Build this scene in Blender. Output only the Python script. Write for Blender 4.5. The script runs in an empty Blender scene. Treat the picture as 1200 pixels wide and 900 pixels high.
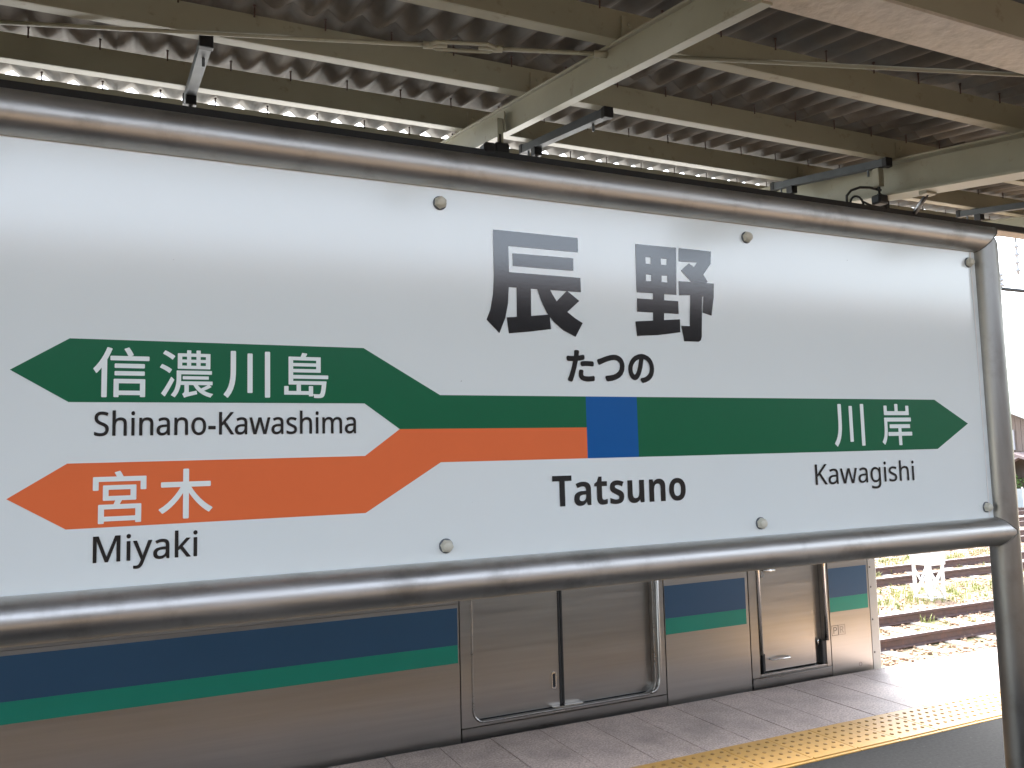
import bpy, math, random
from mathutils import Vector, Matrix
from mathutils.geometry import tessellate_polygon
random.seed(7)
sc = bpy.context.scene
col = sc.collection
PI = math.pi

# ------------------------------------------------------------------ camera
PITCH, ROLL, YAW, FPX = 0.08812162, -0.02556361, 0.4408763, 985.0
CAM = Vector((0, 0, 1.55))
fw = Vector((math.sin(YAW)*math.cos(PITCH), math.cos(YAW)*math.cos(PITCH), math.sin(PITCH)))
r0 = Vector((math.cos(YAW), -math.sin(YAW), 0)); u0 = r0.cross(fw)
rt = math.cos(ROLL)*r0 + math.sin(ROLL)*u0
up = math.cos(ROLL)*u0 - math.sin(ROLL)*r0
cd = bpy.data.cameras.new('camera'); cam = bpy.data.objects.new('camera', cd); col.objects.link(cam)
cd.sensor_width = 36; cd.lens = FPX/1200*36; cd.clip_start = 0.05; cd.clip_end = 3000
cam.matrix_world = Matrix(((rt.x, up.x, -fw.x, CAM.x), (rt.y, up.y, -fw.y, CAM.y), (rt.z, up.z, -fw.z, CAM.z), (0, 0, 0, 1)))
sc.camera = cam

# ------------------------------------------------------------------ world, sun, exposure
SUN_EL, SUN_AZ = math.radians(56), math.radians(24)     # azimuth from +Y towards +X
world = bpy.data.worlds.new('World'); sc.world = world; world.use_nodes = True
wn, wl = world.node_tree.nodes, world.node_tree.links
wn.clear()
sky = wn.new('ShaderNodeTexSky'); sky.sky_type = 'NISHITA'; sky.sun_disc = False
sky.sun_elevation = SUN_EL; sky.sun_rotation = SUN_AZ; sky.altitude = 700
sky.air_density = 1.2; sky.dust_density = 4.0; sky.ozone_density = 1.0
hs = wn.new('ShaderNodeHueSaturation'); hs.inputs['Saturation'].default_value = 0.5
bg = wn.new('ShaderNodeBackground'); bg.inputs['Strength'].default_value = 0.15
wo = wn.new('ShaderNodeOutputWorld')
wl.new(sky.outputs[0], hs.inputs['Color']); wl.new(hs.outputs[0], bg.inputs['Color']); wl.new(bg.outputs[0], wo.inputs['Surface'])
sd = bpy.data.lights.new('sun', 'SUN'); sd.energy = 2.0; sd.angle = math.radians(22); sd.color = (1, 0.96, 0.9)
sun = bpy.data.objects.new('sun', sd); col.objects.link(sun)
to_sun = Vector((math.sin(SUN_AZ)*math.cos(SUN_EL), math.cos(SUN_AZ)*math.cos(SUN_EL), math.sin(SUN_EL)))
sun.rotation_euler = to_sun.to_track_quat('Z', 'Y').to_euler(); sun.location = (10, 20, 30)
vs = sc.view_settings
vs.view_transform = 'Standard'; vs.look = 'None'; vs.gamma = 1; vs.use_curve_mapping = False
vs.exposure = 3.2
sc.cycles.max_bounces = 10; sc.cycles.diffuse_bounces = 6; sc.cycles.glossy_bounces = 5
sc.cycles.use_denoising = True

# ------------------------------------------------------------------ helpers
def ray(x, y): return fw + rt*((x-600)/FPX) - up*((y-450)/FPX)
def at_y(x, y, Y): d = ray(x, y); return CAM + d*(Y/d.y)

def tag(o, label=None, cat=None, group=None, kind=None):
    if label: o['label'] = label
    if cat: o['category'] = cat
    if group: o['group'] = group
    if kind: o['kind'] = kind
    return o

def link(name, data, parent=None, loc=None):
    o = bpy.data.objects.new(name, data); col.objects.link(o)
    if parent: o.parent = parent
    if loc: o.location = loc
    return o

def empty(name, loc, label, cat, group=None):
    o = link(name, None, None, loc); o.empty_display_size = 0.1
    return tag(o, label, cat, group)

class MB:
    def __init__(s): s.v = []; s.f = []; s.sm = []
    def add(s, vs_, fs, smooth=False):
        n = len(s.v); s.v += [tuple(v) for v in vs_]
        for f in fs: s.f.append(tuple(i+n for i in f)); s.sm.append(smooth)
        return s
    def box(s, x0, x1, y0, y1, z0, z1, b=0.0):
        if b <= 0:
            vs_ = [(x, y, z) for z in (z0, z1) for y in (y0, y1) for x in (x0, x1)]
            return s.add(vs_, [(0, 2, 3, 1), (4, 5, 7, 6), (0, 1, 5, 4), (2, 6, 7, 3), (0, 4, 6, 2), (1, 3, 7, 5)])
        # chamfered box: 24 vertices
        vs_ = []; idx = {}
        for ix, x in enumerate((x0, x1)):
            for iy, y in enumerate((y0, y1)):
                for iz, z in enumerate((z0, z1)):
                    sx, sy, sz = (1-2*ix)*b, (1-2*iy)*b, (1-2*iz)*b
                    idx[ix, iy, iz, 0] = len(vs_); vs_.append((x, y+sy, z+sz))
                    idx[ix, iy, iz, 1] = len(vs_); vs_.append((x+sx, y, z+sz))
                    idx[ix, iy, iz, 2] = len(vs_); vs_.append((x+sx, y+sy, z))
        F = []
        for ax in range(3):
            for e in (0, 1):
                q = []
                for (p, r) in ((0, 0), (0, 1), (1, 1), (1, 0)):
                    c = [0, 0, 0]; c[ax] = e; c[(ax+1) % 3] = p; c[(ax+2) % 3] = r
                    q.append(idx[c[0], c[1], c[2], ax])
                F.append(tuple(q) if e else tuple(reversed(q)))
        for ax in range(3):
            a1, a2 = (ax+1) % 3, (ax+2) % 3
            for p in (0, 1):
                for r in (0, 1):
                    c0 = [0, 0, 0]; c0[a1] = p; c0[a2] = r; c1 = list(c0); c1[ax] = 1
                    q = (idx[(*c0, a1)], idx[(*c1, a1)], idx[(*c1, a2)], idx[(*c0, a2)])
                    F.append(q if (p ^ r) else tuple(reversed(q)))
        for c in [(i, j, k) for i in (0, 1) for j in (0, 1) for k in (0, 1)]:
            q = tuple(idx[(*c, a)] for a in range(3)); F.append(q if (sum(c) % 2) else tuple(reversed(q)))
        return s.add(vs_, F)
    def obox(s, M, x0, x1, y0, y1, z0, z1, b=0.0):
        t = MB().box(x0, x1, y0, y1, z0, z1, b)
        return s.add([M @ Vector(v) for v in t.v], t.f)
    def tube(s, pts, r, n=12, cap=True, smooth=True, r2=None):
        pts = [Vector(p) for p in pts]; rings = []
        d0 = (pts[1]-pts[0]).normalized()
        a = Vector((0, 0, 1)) if abs(d0.z) < 0.9 else Vector((0, 1, 0))
        e1 = d0.cross(a).normalized()
        V = []
        for i, p in enumerate(pts):
            if i == 0: t = pts[1]-p
            elif i == len(pts)-1: t = p-pts[i-1]
            else: t = (pts[i+1]-p).normalized()+(p-pts[i-1]).normalized()
            t.normalize(); e1 = (e1-t*e1.dot(t)).normalized(); e2 = t.cross(e1)
            rr = r if r2 is None else r+(r2-r)*i/(len(pts)-1)
            for k in range(n):
                an = 2*PI*k/n; V.append(p+e1*(rr*math.cos(an))+e2*(rr*math.sin(an)))
        F = []
        for i in range(len(pts)-1):
            for k in range(n):
                F.append((i*n+k, i*n+(k+1) % n, (i+1)*n+(k+1) % n, (i+1)*n+k))
        s.add(V, F, smooth)
        if cap:
            m = len(s.v)-len(V); L = len(pts)-1
            s.f.append(tuple(m+k for k in reversed(range(n)))); s.sm.append(False)
            s.f.append(tuple(m+L*n+k for k in range(n))); s.sm.append(False)
        return s
    def lathe(s, o, axis, prof, n=16, smooth=True):
        o = Vector(o); axis = Vector(axis).normalized()
        a = Vector((0, 0, 1)) if abs(axis.z) < 0.9 else Vector((1, 0, 0))
        e1 = axis.cross(a).normalized(); e2 = axis.cross(e1); V = []
        for (h, r) in prof:
            for k in range(n):
                an = 2*PI*k/n; V.append(o+axis*h+e1*(r*math.cos(an))+e2*(r*math.sin(an)))
        F = [(i*n+k, i*n+(k+1) % n, (i+1)*n+(k+1) % n, (i+1)*n+k) for i in range(len(prof)-1) for k in range(n)]
        m = len(s.v); s.add(V, F, smooth)
        s.f.append(tuple(m+k for k in reversed(range(n)))); s.sm.append(False)
        L = len(prof)-1; s.f.append(tuple(m+L*n+k for k in range(n))); s.sm.append(False)
        return s
    def prism_xz(s, loops, y0, y1):
        """polygon (with holes) in the xz plane, extruded from y0 (front) to y1"""
        vv = [Vector((p[0], 0, p[1])) for L in loops for p in L]
        tri = tessellate_polygon([[Vector((p[0], p[1], 0)) for p in L] for L in loops])
        n = len(vv)
        V = [(p.x, y0, p.z) for p in vv]+[(p.x, y1, p.z) for p in vv]
        F = []
        for t in tri:
            a, b, c = (vv[i] for i in t)
            ccw = (b.x-a.x)*(c.z-a.z)-(b.z-a.z)*(c.x-a.x) > 0
            t = t if ccw else tuple(reversed(t))
            F.append(tuple(t)); F.append(tuple(i+n for i in reversed(t)))
        k = 0
        for L in loops:
            m = len(L); ar = sum(L[i][0]*L[(i+1) % m][1]-L[(i+1) % m][0]*L[i][1] for i in range(m))
            outer = L is loops[0]
            for i in range(m):
                a, b = k+i, k+(i+1) % m
                q = (b, a, a+n, b+n)
                if (ar > 0) != outer: q = tuple(reversed(q))
                F.append(tuple(reversed(q)) if False else q)
            k += m
        return s.add(V, F)
    def flat_xz(s, loops, y):
        vv = [Vector((p[0], p[1], 0)) for L in loops for p in L]
        tri = tessellate_polygon([[Vector((p[0], p[1], 0)) for p in L] for L in loops])
        F = []
        for t in tri:
            a, b, c = (vv[i] for i in t)
            F.append(tuple(t) if (b.x-a.x)*(c.y-a.y)-(b.y-a.y)*(c.x-a.x) > 0 else tuple(reversed(t)))
        return s.add([(p.x, y, p.y) for p in vv], F)
    def mesh(s, name, m=None, off=None):
        me = bpy.data.meshes.new(name)
        vs_ = s.v if off is None else [(v[0]-off[0], v[1]-off[1], v[2]-off[2]) for v in s.v]
        me.from_pydata(vs_, [], s.f); me.update()
        me.polygons.foreach_set('use_smooth', s.sm)
        if m: me.materials.append(m)
        return me
    def build(s, name, m, parent=None, wpar=None):
        """vertices are world coordinates; the origin goes to the parent's world place"""
        off = wpar
        o = link(name, s.mesh(name, m, off), parent)
        return o

# ------------------------------------------------------------------ materials
def mat(name, c, rough=0.5, metal=0.0, var=0.12, vscale=6.0, stretch=(1, 1, 1), bump=0.0, bscale=60.0,
        rvar=0.0, bdist=0.002, spec=0.5, rnd=0.0, dirt=None, dscale=3.0, damt=0.5, coat=0.0, dthr=(0.5, 0.65)):
    m = bpy.data.materials.new(name); m.use_nodes = True
    nt = m.node_tree; N, L = nt.nodes, nt.links
    b = N['Principled BSDF']
    b.inputs['Roughness'].default_value = rough; b.inputs['Metallic'].default_value = metal
    b.inputs['Specular IOR Level'].default_value = spec
    b.inputs['Coat Weight'].default_value = coat
    geo = N.new('ShaderNodeNewGeometry'); mp = N.new('ShaderNodeMapping'); mp.inputs['Scale'].default_value = stretch
    L.new(geo.outputs['Position'], mp.inputs['Vector'])
    nz = N.new('ShaderNodeTexNoise'); nz.inputs['Scale'].default_value = vscale; nz.inputs['Detail'].default_value = 6
    nz.inputs['Roughness'].default_value = 0.6
    L.new(mp.outputs[0], nz.inputs['Vector'])
    rp = N.new('ShaderNodeMapRange'); rp.inputs['From Min'].default_value = 0.25; rp.inputs['From Max'].default_value = 0.75
    rp.inputs['To Min'].default_value = 1-var; rp.inputs['To Max'].default_value = 1+var
    L.new(nz.outputs['Fac'], rp.inputs['Value'])
    mul = N.new('ShaderNodeVectorMath'); mul.operation = 'SCALE'; mul.inputs[0].default_value = c[:3]
    L.new(rp.outputs[0], mul.inputs['Scale'])
    out = mul.outputs[0]
    if rnd:
        oi = N.new('ShaderNodeObjectInfo'); r2 = N.new('ShaderNodeMapRange')
        r2.inputs['To Min'].default_value = 1-rnd; r2.inputs['To Max'].default_value = 1+rnd
        L.new(oi.outputs['Random'], r2.inputs['Value'])
        m2 = N.new('ShaderNodeVectorMath'); m2.operation = 'SCALE'
        L.new(out, m2.inputs[0]); L.new(r2.outputs[0], m2.inputs['Scale']); out = m2.outputs[0]
    if dirt:
        n2 = N.new('ShaderNodeTexNoise'); n2.inputs['Scale'].default_value = dscale; n2.inputs['Detail'].default_value = 8
        n2.inputs['Roughness'].default_value = 0.65
        L.new(geo.outputs['Position'], n2.inputs['Vector'])
        r3 = N.new('ShaderNodeMapRange'); r3.inputs['From Min'].default_value = dthr[0]; r3.inputs['From Max'].default_value = dthr[1]
        r3.inputs['To Max'].default_value = damt
        L.new(n2.outputs['Fac'], r3.inputs['Value'])
        mx = N.new('ShaderNodeMix'); mx.data_type = 'RGBA'
        L.new(r3.outputs[0], mx.inputs['Factor']); L.new(out, mx.inputs['A']); mx.inputs['B'].default_value = (*dirt, 1)
        out = mx.outputs['Result']
    L.new(out, b.inputs['Base Color'])
    if rvar:
        r4 = N.new('ShaderNodeMapRange'); r4.inputs['From Min'].default_value = 0.3; r4.inputs['From Max'].default_value = 0.7
        r4.inputs['To Min'].default_value = max(0.02, rough-rvar); r4.inputs['To Max'].default_value = rough+rvar
        L.new(nz.outputs['Fac'], r4.inputs['Value']); L.new(r4.outputs[0], b.inputs['Roughness'])
    if bump:
        n3 = N.new('ShaderNodeTexNoise'); n3.inputs['Scale'].default_value = bscale; n3.inputs['Detail'].default_value = 5
        L.new(mp.outputs[0], n3.inputs['Vector'])
        bp = N.new('ShaderNodeBump'); bp.inputs['Strength'].default_value = bump; bp.inputs['Distance'].default_value = bdist
        L.new(n3.outputs['Fac'], bp.inputs['Height']); L.new(bp.outputs[0], b.inputs['Normal'])
    return m

M = {}
M['board'] = mat('sign_white', (0.79, 0.85, 0.845), 0.13, 0, 0.015, 2, bump=0.03, bscale=220, dirt=(0.06, 0.06, 0.05), dscale=45, damt=0.8, dthr=(0.735, 0.75), spec=0.8)
M['ink'] = mat('sign_black', (0.008, 0.008, 0.009), 0.13, 0, 0.03, 9, bump=0.03, bscale=220, spec=0.75)
M['green'] = mat('sign_green', (0.004, 0.125, 0.052), 0.28, 0, 0.02, 9, bump=0.03, bscale=220, spec=0.3)
M['orange'] = mat('sign_orange', (0.80, 0.165, 0.05), 0.28, 0, 0.02, 9, bump=0.03, bscale=220, spec=0.3)
M['blue'] = mat('sign_blue', (0.0, 0.095, 0.33), 0.28, 0, 0.02, 9, bump=0.03, bscale=220, spec=0.3)
M['letter_white'] = mat('letter_white', (0.82, 0.88, 0.86), 0.3, 0, 0.02, 9)
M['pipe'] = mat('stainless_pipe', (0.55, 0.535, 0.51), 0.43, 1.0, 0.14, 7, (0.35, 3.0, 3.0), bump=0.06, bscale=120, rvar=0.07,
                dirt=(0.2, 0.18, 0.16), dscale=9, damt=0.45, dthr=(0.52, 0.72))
M['post'] = mat('stainless_post_shaded', (0.31, 0.30, 0.28), 0.36, 1.0, 0.14, 7, (3, 3, 0.35), bump=0.06, bscale=120, rvar=0.07,  # same steel as the rails, darkened to stand in for dark reflections
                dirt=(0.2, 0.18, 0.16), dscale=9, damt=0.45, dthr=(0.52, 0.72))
M['bolt'] = mat('bolt_cream', (0.62, 0.60, 0.50), 0.35, 0, 0.1, 60)
M['weld'] = mat('weld_dark', (0.2, 0.19, 0.17), 0.5, 0.8, 0.3, 200, bump=0.3, bscale=300)
M['cream'] = mat('cream_paint', (0.31, 0.295, 0.22), 0.42, 0, 0.08, 5, bump=0.08, bscale=30, dirt=(0.13, 0.09, 0.05), dscale=15, damt=0.6, dthr=(0.6, 0.74))
M['cream_peel_lit'] = mat('cream_paint_peeling_lit', (0.54, 0.49, 0.42), 0.5, 0, 0.12, 12, bump=0.55, bscale=34, bdist=0.008, dirt=(0.3, 0.27, 0.2), dscale=16, damt=0.5, dthr=(0.5, 0.7))  # peeling cream paint; paler pink tone stands in for light bounced off the platform
M['slate'] = mat('corrugated_slate', (0.155, 0.145, 0.13), 0.85, 0, 0.3, 3.0, (2.5, 0.8, 1), bump=0.15, bscale=70, rnd=0.25, dirt=(0.075, 0.062, 0.05), dscale=2.2, damt=0.7, dthr=(0.45, 0.7))
M['galv'] = mat('galvanised_steel', (0.17, 0.19, 0.21), 0.55, 0.6, 0.15, 15, bump=0.05)
M['strut'] = mat('dull_strut', (0.085, 0.095, 0.105), 0.6, 0.3, 0.2, 12)
M['black'] = mat('black_steel', (0.02, 0.02, 0.022), 0.5, 0.2, 0.2, 12)
M['duct'] = mat('dark_duct', (0.035, 0.035, 0.038), 0.55, 0.1, 0.2, 5)
M['duct_under'] = mat('duct_underside', (0.45, 0.39, 0.33), 0.6, 0, 0.1, 5)
M['train'] = mat('stainless_train', (0.40, 0.385, 0.365), 0.33, 1.0, 0.07, 4, (0.3, 1, 9), bump=0.05, bscale=40, rvar=0.05, rnd=0.06)
M['train_low'] = mat('stainless_sill', (0.33, 0.32, 0.305), 0.3, 1.0, 0.12, 4, (0.3, 1, 9), bump=0.05, bscale=40, rvar=0.05)
M['train_core'] = mat('train_gap', (0.03, 0.03, 0.032), 0.7)
M['tblue'] = mat('stripe_blue', (0.018, 0.068, 0.14), 0.42, 0, 0.04, 5)
M['tgreen'] = mat('stripe_green', (0.0, 0.22, 0.15), 0.42, 0, 0.04, 5)
M['rubber'] = mat('rubber', (0.02, 0.02, 0.02), 0.6)
M['bright'] = mat('bright_metal', (0.62, 0.61, 0.58), 0.22, 1.0, 0.1, 20)
M['mask'] = mat('front_mask_grey', (0.42, 0.42, 0.40), 0.4, 0.3, 0.05, 5)
M['glass'] = mat('dark_glass', (0.03, 0.035, 0.04), 0.06, 0)
M['mark'] = mat('mark_grey', (0.10, 0.09, 0.08), 0.5)
M['mark2'] = mat('mark_faint', (0.22, 0.20, 0.18), 0.5)
M['asphalt'] = mat('asphalt', (0.031, 0.031, 0.031), 0.95, 0, 0.3, 60, bump=0.5, bscale=260, dirt=(0.14, 0.14, 0.14), dscale=40, damt=0.35, dthr=(0.62, 0.72), spec=0.15)
M['paver'] = mat('granite_paver', (0.44, 0.355, 0.315), 0.6, 0, 0.6, 95, bump=0.12, bscale=220, rnd=0.05, dirt=(0.11, 0.09, 0.08), dscale=2.4, damt=0.6, dthr=(0.42, 0.72))
M['tactile'] = mat('tactile_yellow', (0.45, 0.25, 0.05), 0.5, 0, 0.08, 20, bump=0.1, bscale=160, rnd=0.04, dirt=(0.30, 0.19, 0.07), dscale=14, damt=0.4, dthr=(0.52, 0.75))
M['dot'] = mat('tactile_dot_worn', (0.30, 0.165, 0.04), 0.55, 0, 0.25, 40)
M['concrete'] = mat('concrete', (0.33, 0.31, 0.28), 0.85, 0, 0.2, 4, bump=0.3, bscale=40)
M['ballast_g'] = mat('ballast_ground', (0.21, 0.135, 0.085), 0.95, 0, 0.5, 22, bump=1.0, bscale=26, dirt=(0.11, 0.12, 0.045), dscale=0.5, damt=0.75, dthr=(0.5, 0.6))
M['stone'] = mat('ballast_stone', (0.28, 0.19, 0.125), 0.9, 0, 0.5, 14)
M['rail'] = mat('rusty_rail', (0.085, 0.05, 0.043), 0.6, 0.3, 0.25, 12, dirt=(0.13, 0.06, 0.04), dscale=8, damt=0.5)
M['rail_top'] = mat('rail_head', (0.45, 0.4, 0.37), 0.3, 0.9, 0.1, 12)
M['sleeper'] = mat('sleeper', (0.36, 0.33, 0.29), 0.9, 0, 0.3, 10, bump=0.3, rnd=0.2)
M['white'] = mat('white_paint', (0.78, 0.78, 0.76), 0.5, 0, 0.05, 6)
M['wood'] = mat('brown_boards', (0.125, 0.098, 0.083), 0.8, 0, 0.25, 5, (6, 6, 0.5))
M['roof_tile'] = mat('brown_roof', (0.17, 0.13, 0.125), 0.6, 0, 0.2, 4)
M['roof_pale'] = mat('pale_metal_roof', (0.42, 0.45, 0.46), 0.4, 0.3, 0.1, 3)
M['frame_grey'] = mat('frame_grey', (0.3, 0.3, 0.32), 0.5)
M['leaf'] = mat('leaves', (0.075, 0.14, 0.03), 0.6, 0, 0.5, 1.5)
M['leaf_far'] = mat('far_leaves', (0.06, 0.13, 0.05), 0.7, 0, 0.4, 0.6)
M['grass'] = mat('grass', (0.19, 0.21, 0.05), 0.7, 0, 0.4, 1.2)
M['bark'] = mat('bark', (0.12, 0.09, 0.07), 0.9)
M['hill'] = mat('hill_woods', (0.05, 0.09, 0.045), 0.9, 0, 0.4, 0.05)
M['reflect_wall'] = mat('dark_reflect_wall', (0.022, 0.019, 0.017), 0.9, 0, 0.1, 2)  # wall of the unseen building, darkened to keep the sign's reflections dark
M['insul'] = mat('porcelain', (0.30, 0.30, 0.31), 0.3)
M['wire'] = mat('wire', (0.04, 0.04, 0.04), 0.5, 0.5)

# ================================================================== SETTING
GZ = -1.2            # ballast level; platform surface is z = 0
EDGE = 4.452         # platform edge beside the train
g = MB()
NX = 40
g.add([(-1500, -1500, GZ), (1500, -1500, GZ), (1500, 1500, GZ), (-1500, 1500, GZ)], [(0, 1, 2, 3)])
tag(g.build('ground', M['ballast_g']), kind='structure', label='brown ballast ground around the tracks')

pl = MB(); pl.box(-14, 22, -1.25, EDGE-0.004, GZ+0.004, -0.022)
platform = tag(pl.build('platform', M['concrete']), kind='structure', label='station platform with asphalt, pavers and yellow tactile strip')
MB().box(-14, 22, -1.245, 3.312, -0.02, 0.0).build('asphalt', M['asphalt'], platform)
# pavers and tactile tiles, one by one
PW = 0.304
pm = MB().box(0.0015, PW-0.0015, 3.695, EDGE, -0.020, 0.0, 0.0025).mesh('paver', M['paver'])
for k in range(-26, 41):
    x = 3.126+PW*k
    o = link('paver', pm, platform, (x, 0, random.uniform(-0.0012, 0.0012)))
tm = MB(); tm.box(0.001, PW-0.001, 3.316, 3.691, -0.020, 0.003, 0.002)
tile_mesh = tm.mesh('tactile_tile', M['tactile'])
tile_mesh.materials.append(M['dot'])
dots = MB()
dots.box(0.006, PW-0.006, 3.336, 3.352, 0.0025, 0.008, 0.002)
bar_mesh = dots.mesh('tactile_bar', M['tactile'])
dm = MB()
for i in range(5):
    for j in range(5):
        dm.lathe((0.033+0.0595*i, 3.415+0.056*j, 0.0028), (0, 0, 1), [(0, 0.0112), (0.003, 0.0100), (0.005, 0.0065)], 8, False)
dot_mesh = dm.mesh('tactile_dots', M['dot'])
for k in range(-26, 41):
    x = 3.506+PW*k
    t = link('tactile_tile', tile_mesh, platform, (x, 0, random.uniform(-0.0008, 0.0008)))
    link('ridge', bar_mesh, t); d = link('raised_dots', dot_mesh, t)

# hills all round the valley
hm = MB(); V = []; F = []
n = 96
for i in range(n):
    a = 2*PI*i/n
    h = 34+16*math.sin(3*a+1)+9*math.sin(7*a)+5*math.sin(17*a+2)+3*math.sin(31*a)
    for (r, z) in ((330, GZ-0.5), (420, h*0.45), (560, h), (700, h*0.8)):
        V.append((r*math.cos(a), r*math.sin(a), z))
for i in range(n):
    j = (i+1) % n
    for k in range(3): F.append((i*4+k, j*4+k, j*4+k+1, i*4+k+1))
hm.add(V, [tuple(reversed(f)) for f in F], True)
tag(hm.build('hills', M['hill']), kind='structure', label='wooded hills around the valley')

# ================================================================== STATION SIGN
SY = 1.9
DZ = -0.04
XC = 1.1945
sign = empty('station_sign', (XC, SY, 0), 'large white station name board in a brushed steel pipe frame on posts', 'station sign')
W = (XC, SY, 0)
XR, XL = 2.722, 2*XC-2.722
ZT, ZB, RT = 2.266, 1.264, 0.0475
bd = MB(); bd.box(XL+0.02, XR-0.02, SY, SY+0.022, ZB+0.02, ZT-0.02)
board = bd.build('board', M['board'], sign, W)
# pipes: top tube with mitred ends, posts that end in the same mitre, bottom tube let into the posts
def mitre_tube(a, b, r, cuts, n=40):
    """straight tube a->b; cuts = (k0, k1): shift of the end along the axis per unit of offset direction"""
    a = Vector(a); b = Vector(b); ax = (b-a).normalized()
    e1 = Vector((0, -1, 0)); e2 = ax.cross(e1)
    mb = MB(); V = []
    L = (b-a).length
    seg = 8
    for s in range(seg+1):
        for k in range(n):
            an = 2*PI*k/n; off = e1*(r*math.cos(an))+e2*(r*math.sin(an)); h = r*math.sin(an)
            t = L*s/seg
            if s == 0: t += cuts[0]*h
            if s == seg: t += cuts[1]*h
            V.append(a+ax*t+off)
    F = [(s*n+k, s*n+(k+1) % n, (s+1)*n+(k+1) % n, (s+1)*n+k) for s in range(seg) for k in range(n)]
    return mb.add(V, F, True)
# e2 for +X axis: X x -Y = -Z ; for -Z axis: -Z x -Y = -(Z x -Y) -> Z x -Y = X  => e2 = -X
mitre_tube((XL, SY, ZT), (XR, SY, ZT), RT, (1, -1)).build('top_rail', M['pipe'], sign, W)
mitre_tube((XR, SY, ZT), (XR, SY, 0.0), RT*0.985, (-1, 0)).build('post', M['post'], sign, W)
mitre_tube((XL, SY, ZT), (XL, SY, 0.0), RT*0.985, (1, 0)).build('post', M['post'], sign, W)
MB().tube([(XL+0.001, SY, ZB), (XR*0.5+XL*0.5, SY, ZB), (XR-0.001, SY, ZB)], RT, 40, False).build('bottom_rail', M['pipe'], sign, W)
for xp in (XL, XR):
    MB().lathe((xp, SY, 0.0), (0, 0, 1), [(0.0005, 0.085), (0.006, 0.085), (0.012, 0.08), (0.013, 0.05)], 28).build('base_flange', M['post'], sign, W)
# weld beads: mitre seam and the saddle seam of the bottom rail
for xp, sgn in ((XR, 1), (XL, -1)):
    pts = []
    for k in range(41):
        an = 2*PI*k/40; h = (RT+0.0006)*math.sin(an)
        pts.append((xp-sgn*h, SY-(RT+0.0006)*math.cos(an), ZT-h))
    MB().tube([(xp+sgn*(p[2]-ZT), p[1], p[2]) for p in pts], 0.0016, 6, False).build('weld_seam', M['weld'], sign, W)
    pts = []
    for k in range(21):
        z = (RT-0.0004)*math.cos(PI*k/20)
        y = -math.sqrt(max(0, RT*RT-z*z))
        x = math.sqrt(max(0, (RT*0.985)**2-y*y))
        pts.append((xp-sgn*x, SY+y-0.0006, ZB+z))
    MB().tube(pts, 0.0018, 6, False).build('weld_seam', M['weld'], sign, W)
# thin light edge strip on the right
MB().box(2.652, 2.657, SY-0.0015, SY, ZB+0.045, ZT-0.045).build('edge_strip', M['white'], sign, W)
# cap nuts
bolt_m = MB().lathe((0, 0, 0), (0, -1, 0), [(-0.001, 0.0175), (0.002, 0.0175), (0.0025, 0.0165), (0.003, 0.0158)], 20)
hexn = MB()
hexn.lathe((0, 0, 0), (0, -1, 0), [(0.003, 0.0158), (0.011, 0.0158), (0.0125, 0.0135)], 6, False)
hexn.lathe((0, 0, 0), (0, -1, 0), [(0.011, 0.0133), (0.016, 0.012), (0.0195, 0.0085), (0.021, 0.003)], 18)
bm_w = bolt_m.mesh('washer', M['galv']); bm_h = hexn.mesh('cap_nut', M['bolt'])
for xb in (-0.257, 0.712, 1.671, 2.641):
    for zb in (2.22+DZ, 1.387+DZ):
        w_ = link('washer', bm_w, sign, (xb-XC, -0.0002, zb))
        link('cap_nut', bm_h, w_).rotation_euler = (0, random.uniform(0, 1), 0)
# coloured bands
def sp(pts): return [(x, z+DZ) for x, z in pts]
Y1 = SY-0.0008
MB().flat_xz([sp([(-.191, 1.788), (-.088, 1.725), (.518, 1.725), (.602, 1.665), (1.108, 1.665), (1.108, 1.746), (.704, 1.746), (.517, 1.854), (-.088, 1.854)])], Y1).build('green_arrow', M['green'], sign, W)
MB().flat_xz([sp([(-.191, 1.536), (-.088, 1.472), (.518, 1.474), (.703, 1.585), (1.108, 1.585), (1.108, 1.665), (.602, 1.665), (.518, 1.604), (-.088, 1.602)])], Y1).build('orange_arrow', M['orange'], sign, W)
MB().flat_xz([sp([(1.108, 1.585), (1.266, 1.585), (1.266, 1.746), (1.108, 1.746)])], Y1).build('blue_square', M['blue'], sign, W)
MB().flat_xz([sp([(1.266, 1.585), (2.425, 1.585), (2.58, 1.667), (2.425, 1.746), (1.266, 1.746)])], Y1).build('green_arrow', M['green'], sign, W)

def sans(s_, bold=False):
    """plain letters -> the sans serif alphabet"""
    o = ''
    for ch in s_:
        if 'a' <= ch <= 'z': o += chr((0x1D5EE if bold else 0x1D5BA)+ord(ch)-97)
        elif 'A' <= ch <= 'Z': o += chr((0x1D5D4 if bold else 0x1D5A0)+ord(ch)-65)
        else: o += ch
    return o
def text_data(body, offset=0.0, spacing=1.0):
    c = bpy.data.curves.new('lettering', 'FONT'); c.body = body; c.offset = offset; c.fill_mode = 'FRONT'; c.resolution_u = 6
    c.space_character = spacing
    o = bpy.data.objects.new('lettering', c); col.objects.link(o)
    dg = bpy.context.evaluated_depsgraph_get()
    me = bpy.data.meshes.new_from_object(o.evaluated_get(dg))
    v = [(p.co.x, p.co.y) for p in me.vertices]; f = [tuple(p.vertices) for p in me.polygons]
    bpy.data.objects.remove(o); bpy.data.curves.remove(c); bpy.data.meshes.remove(me)
    return v, f
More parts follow.
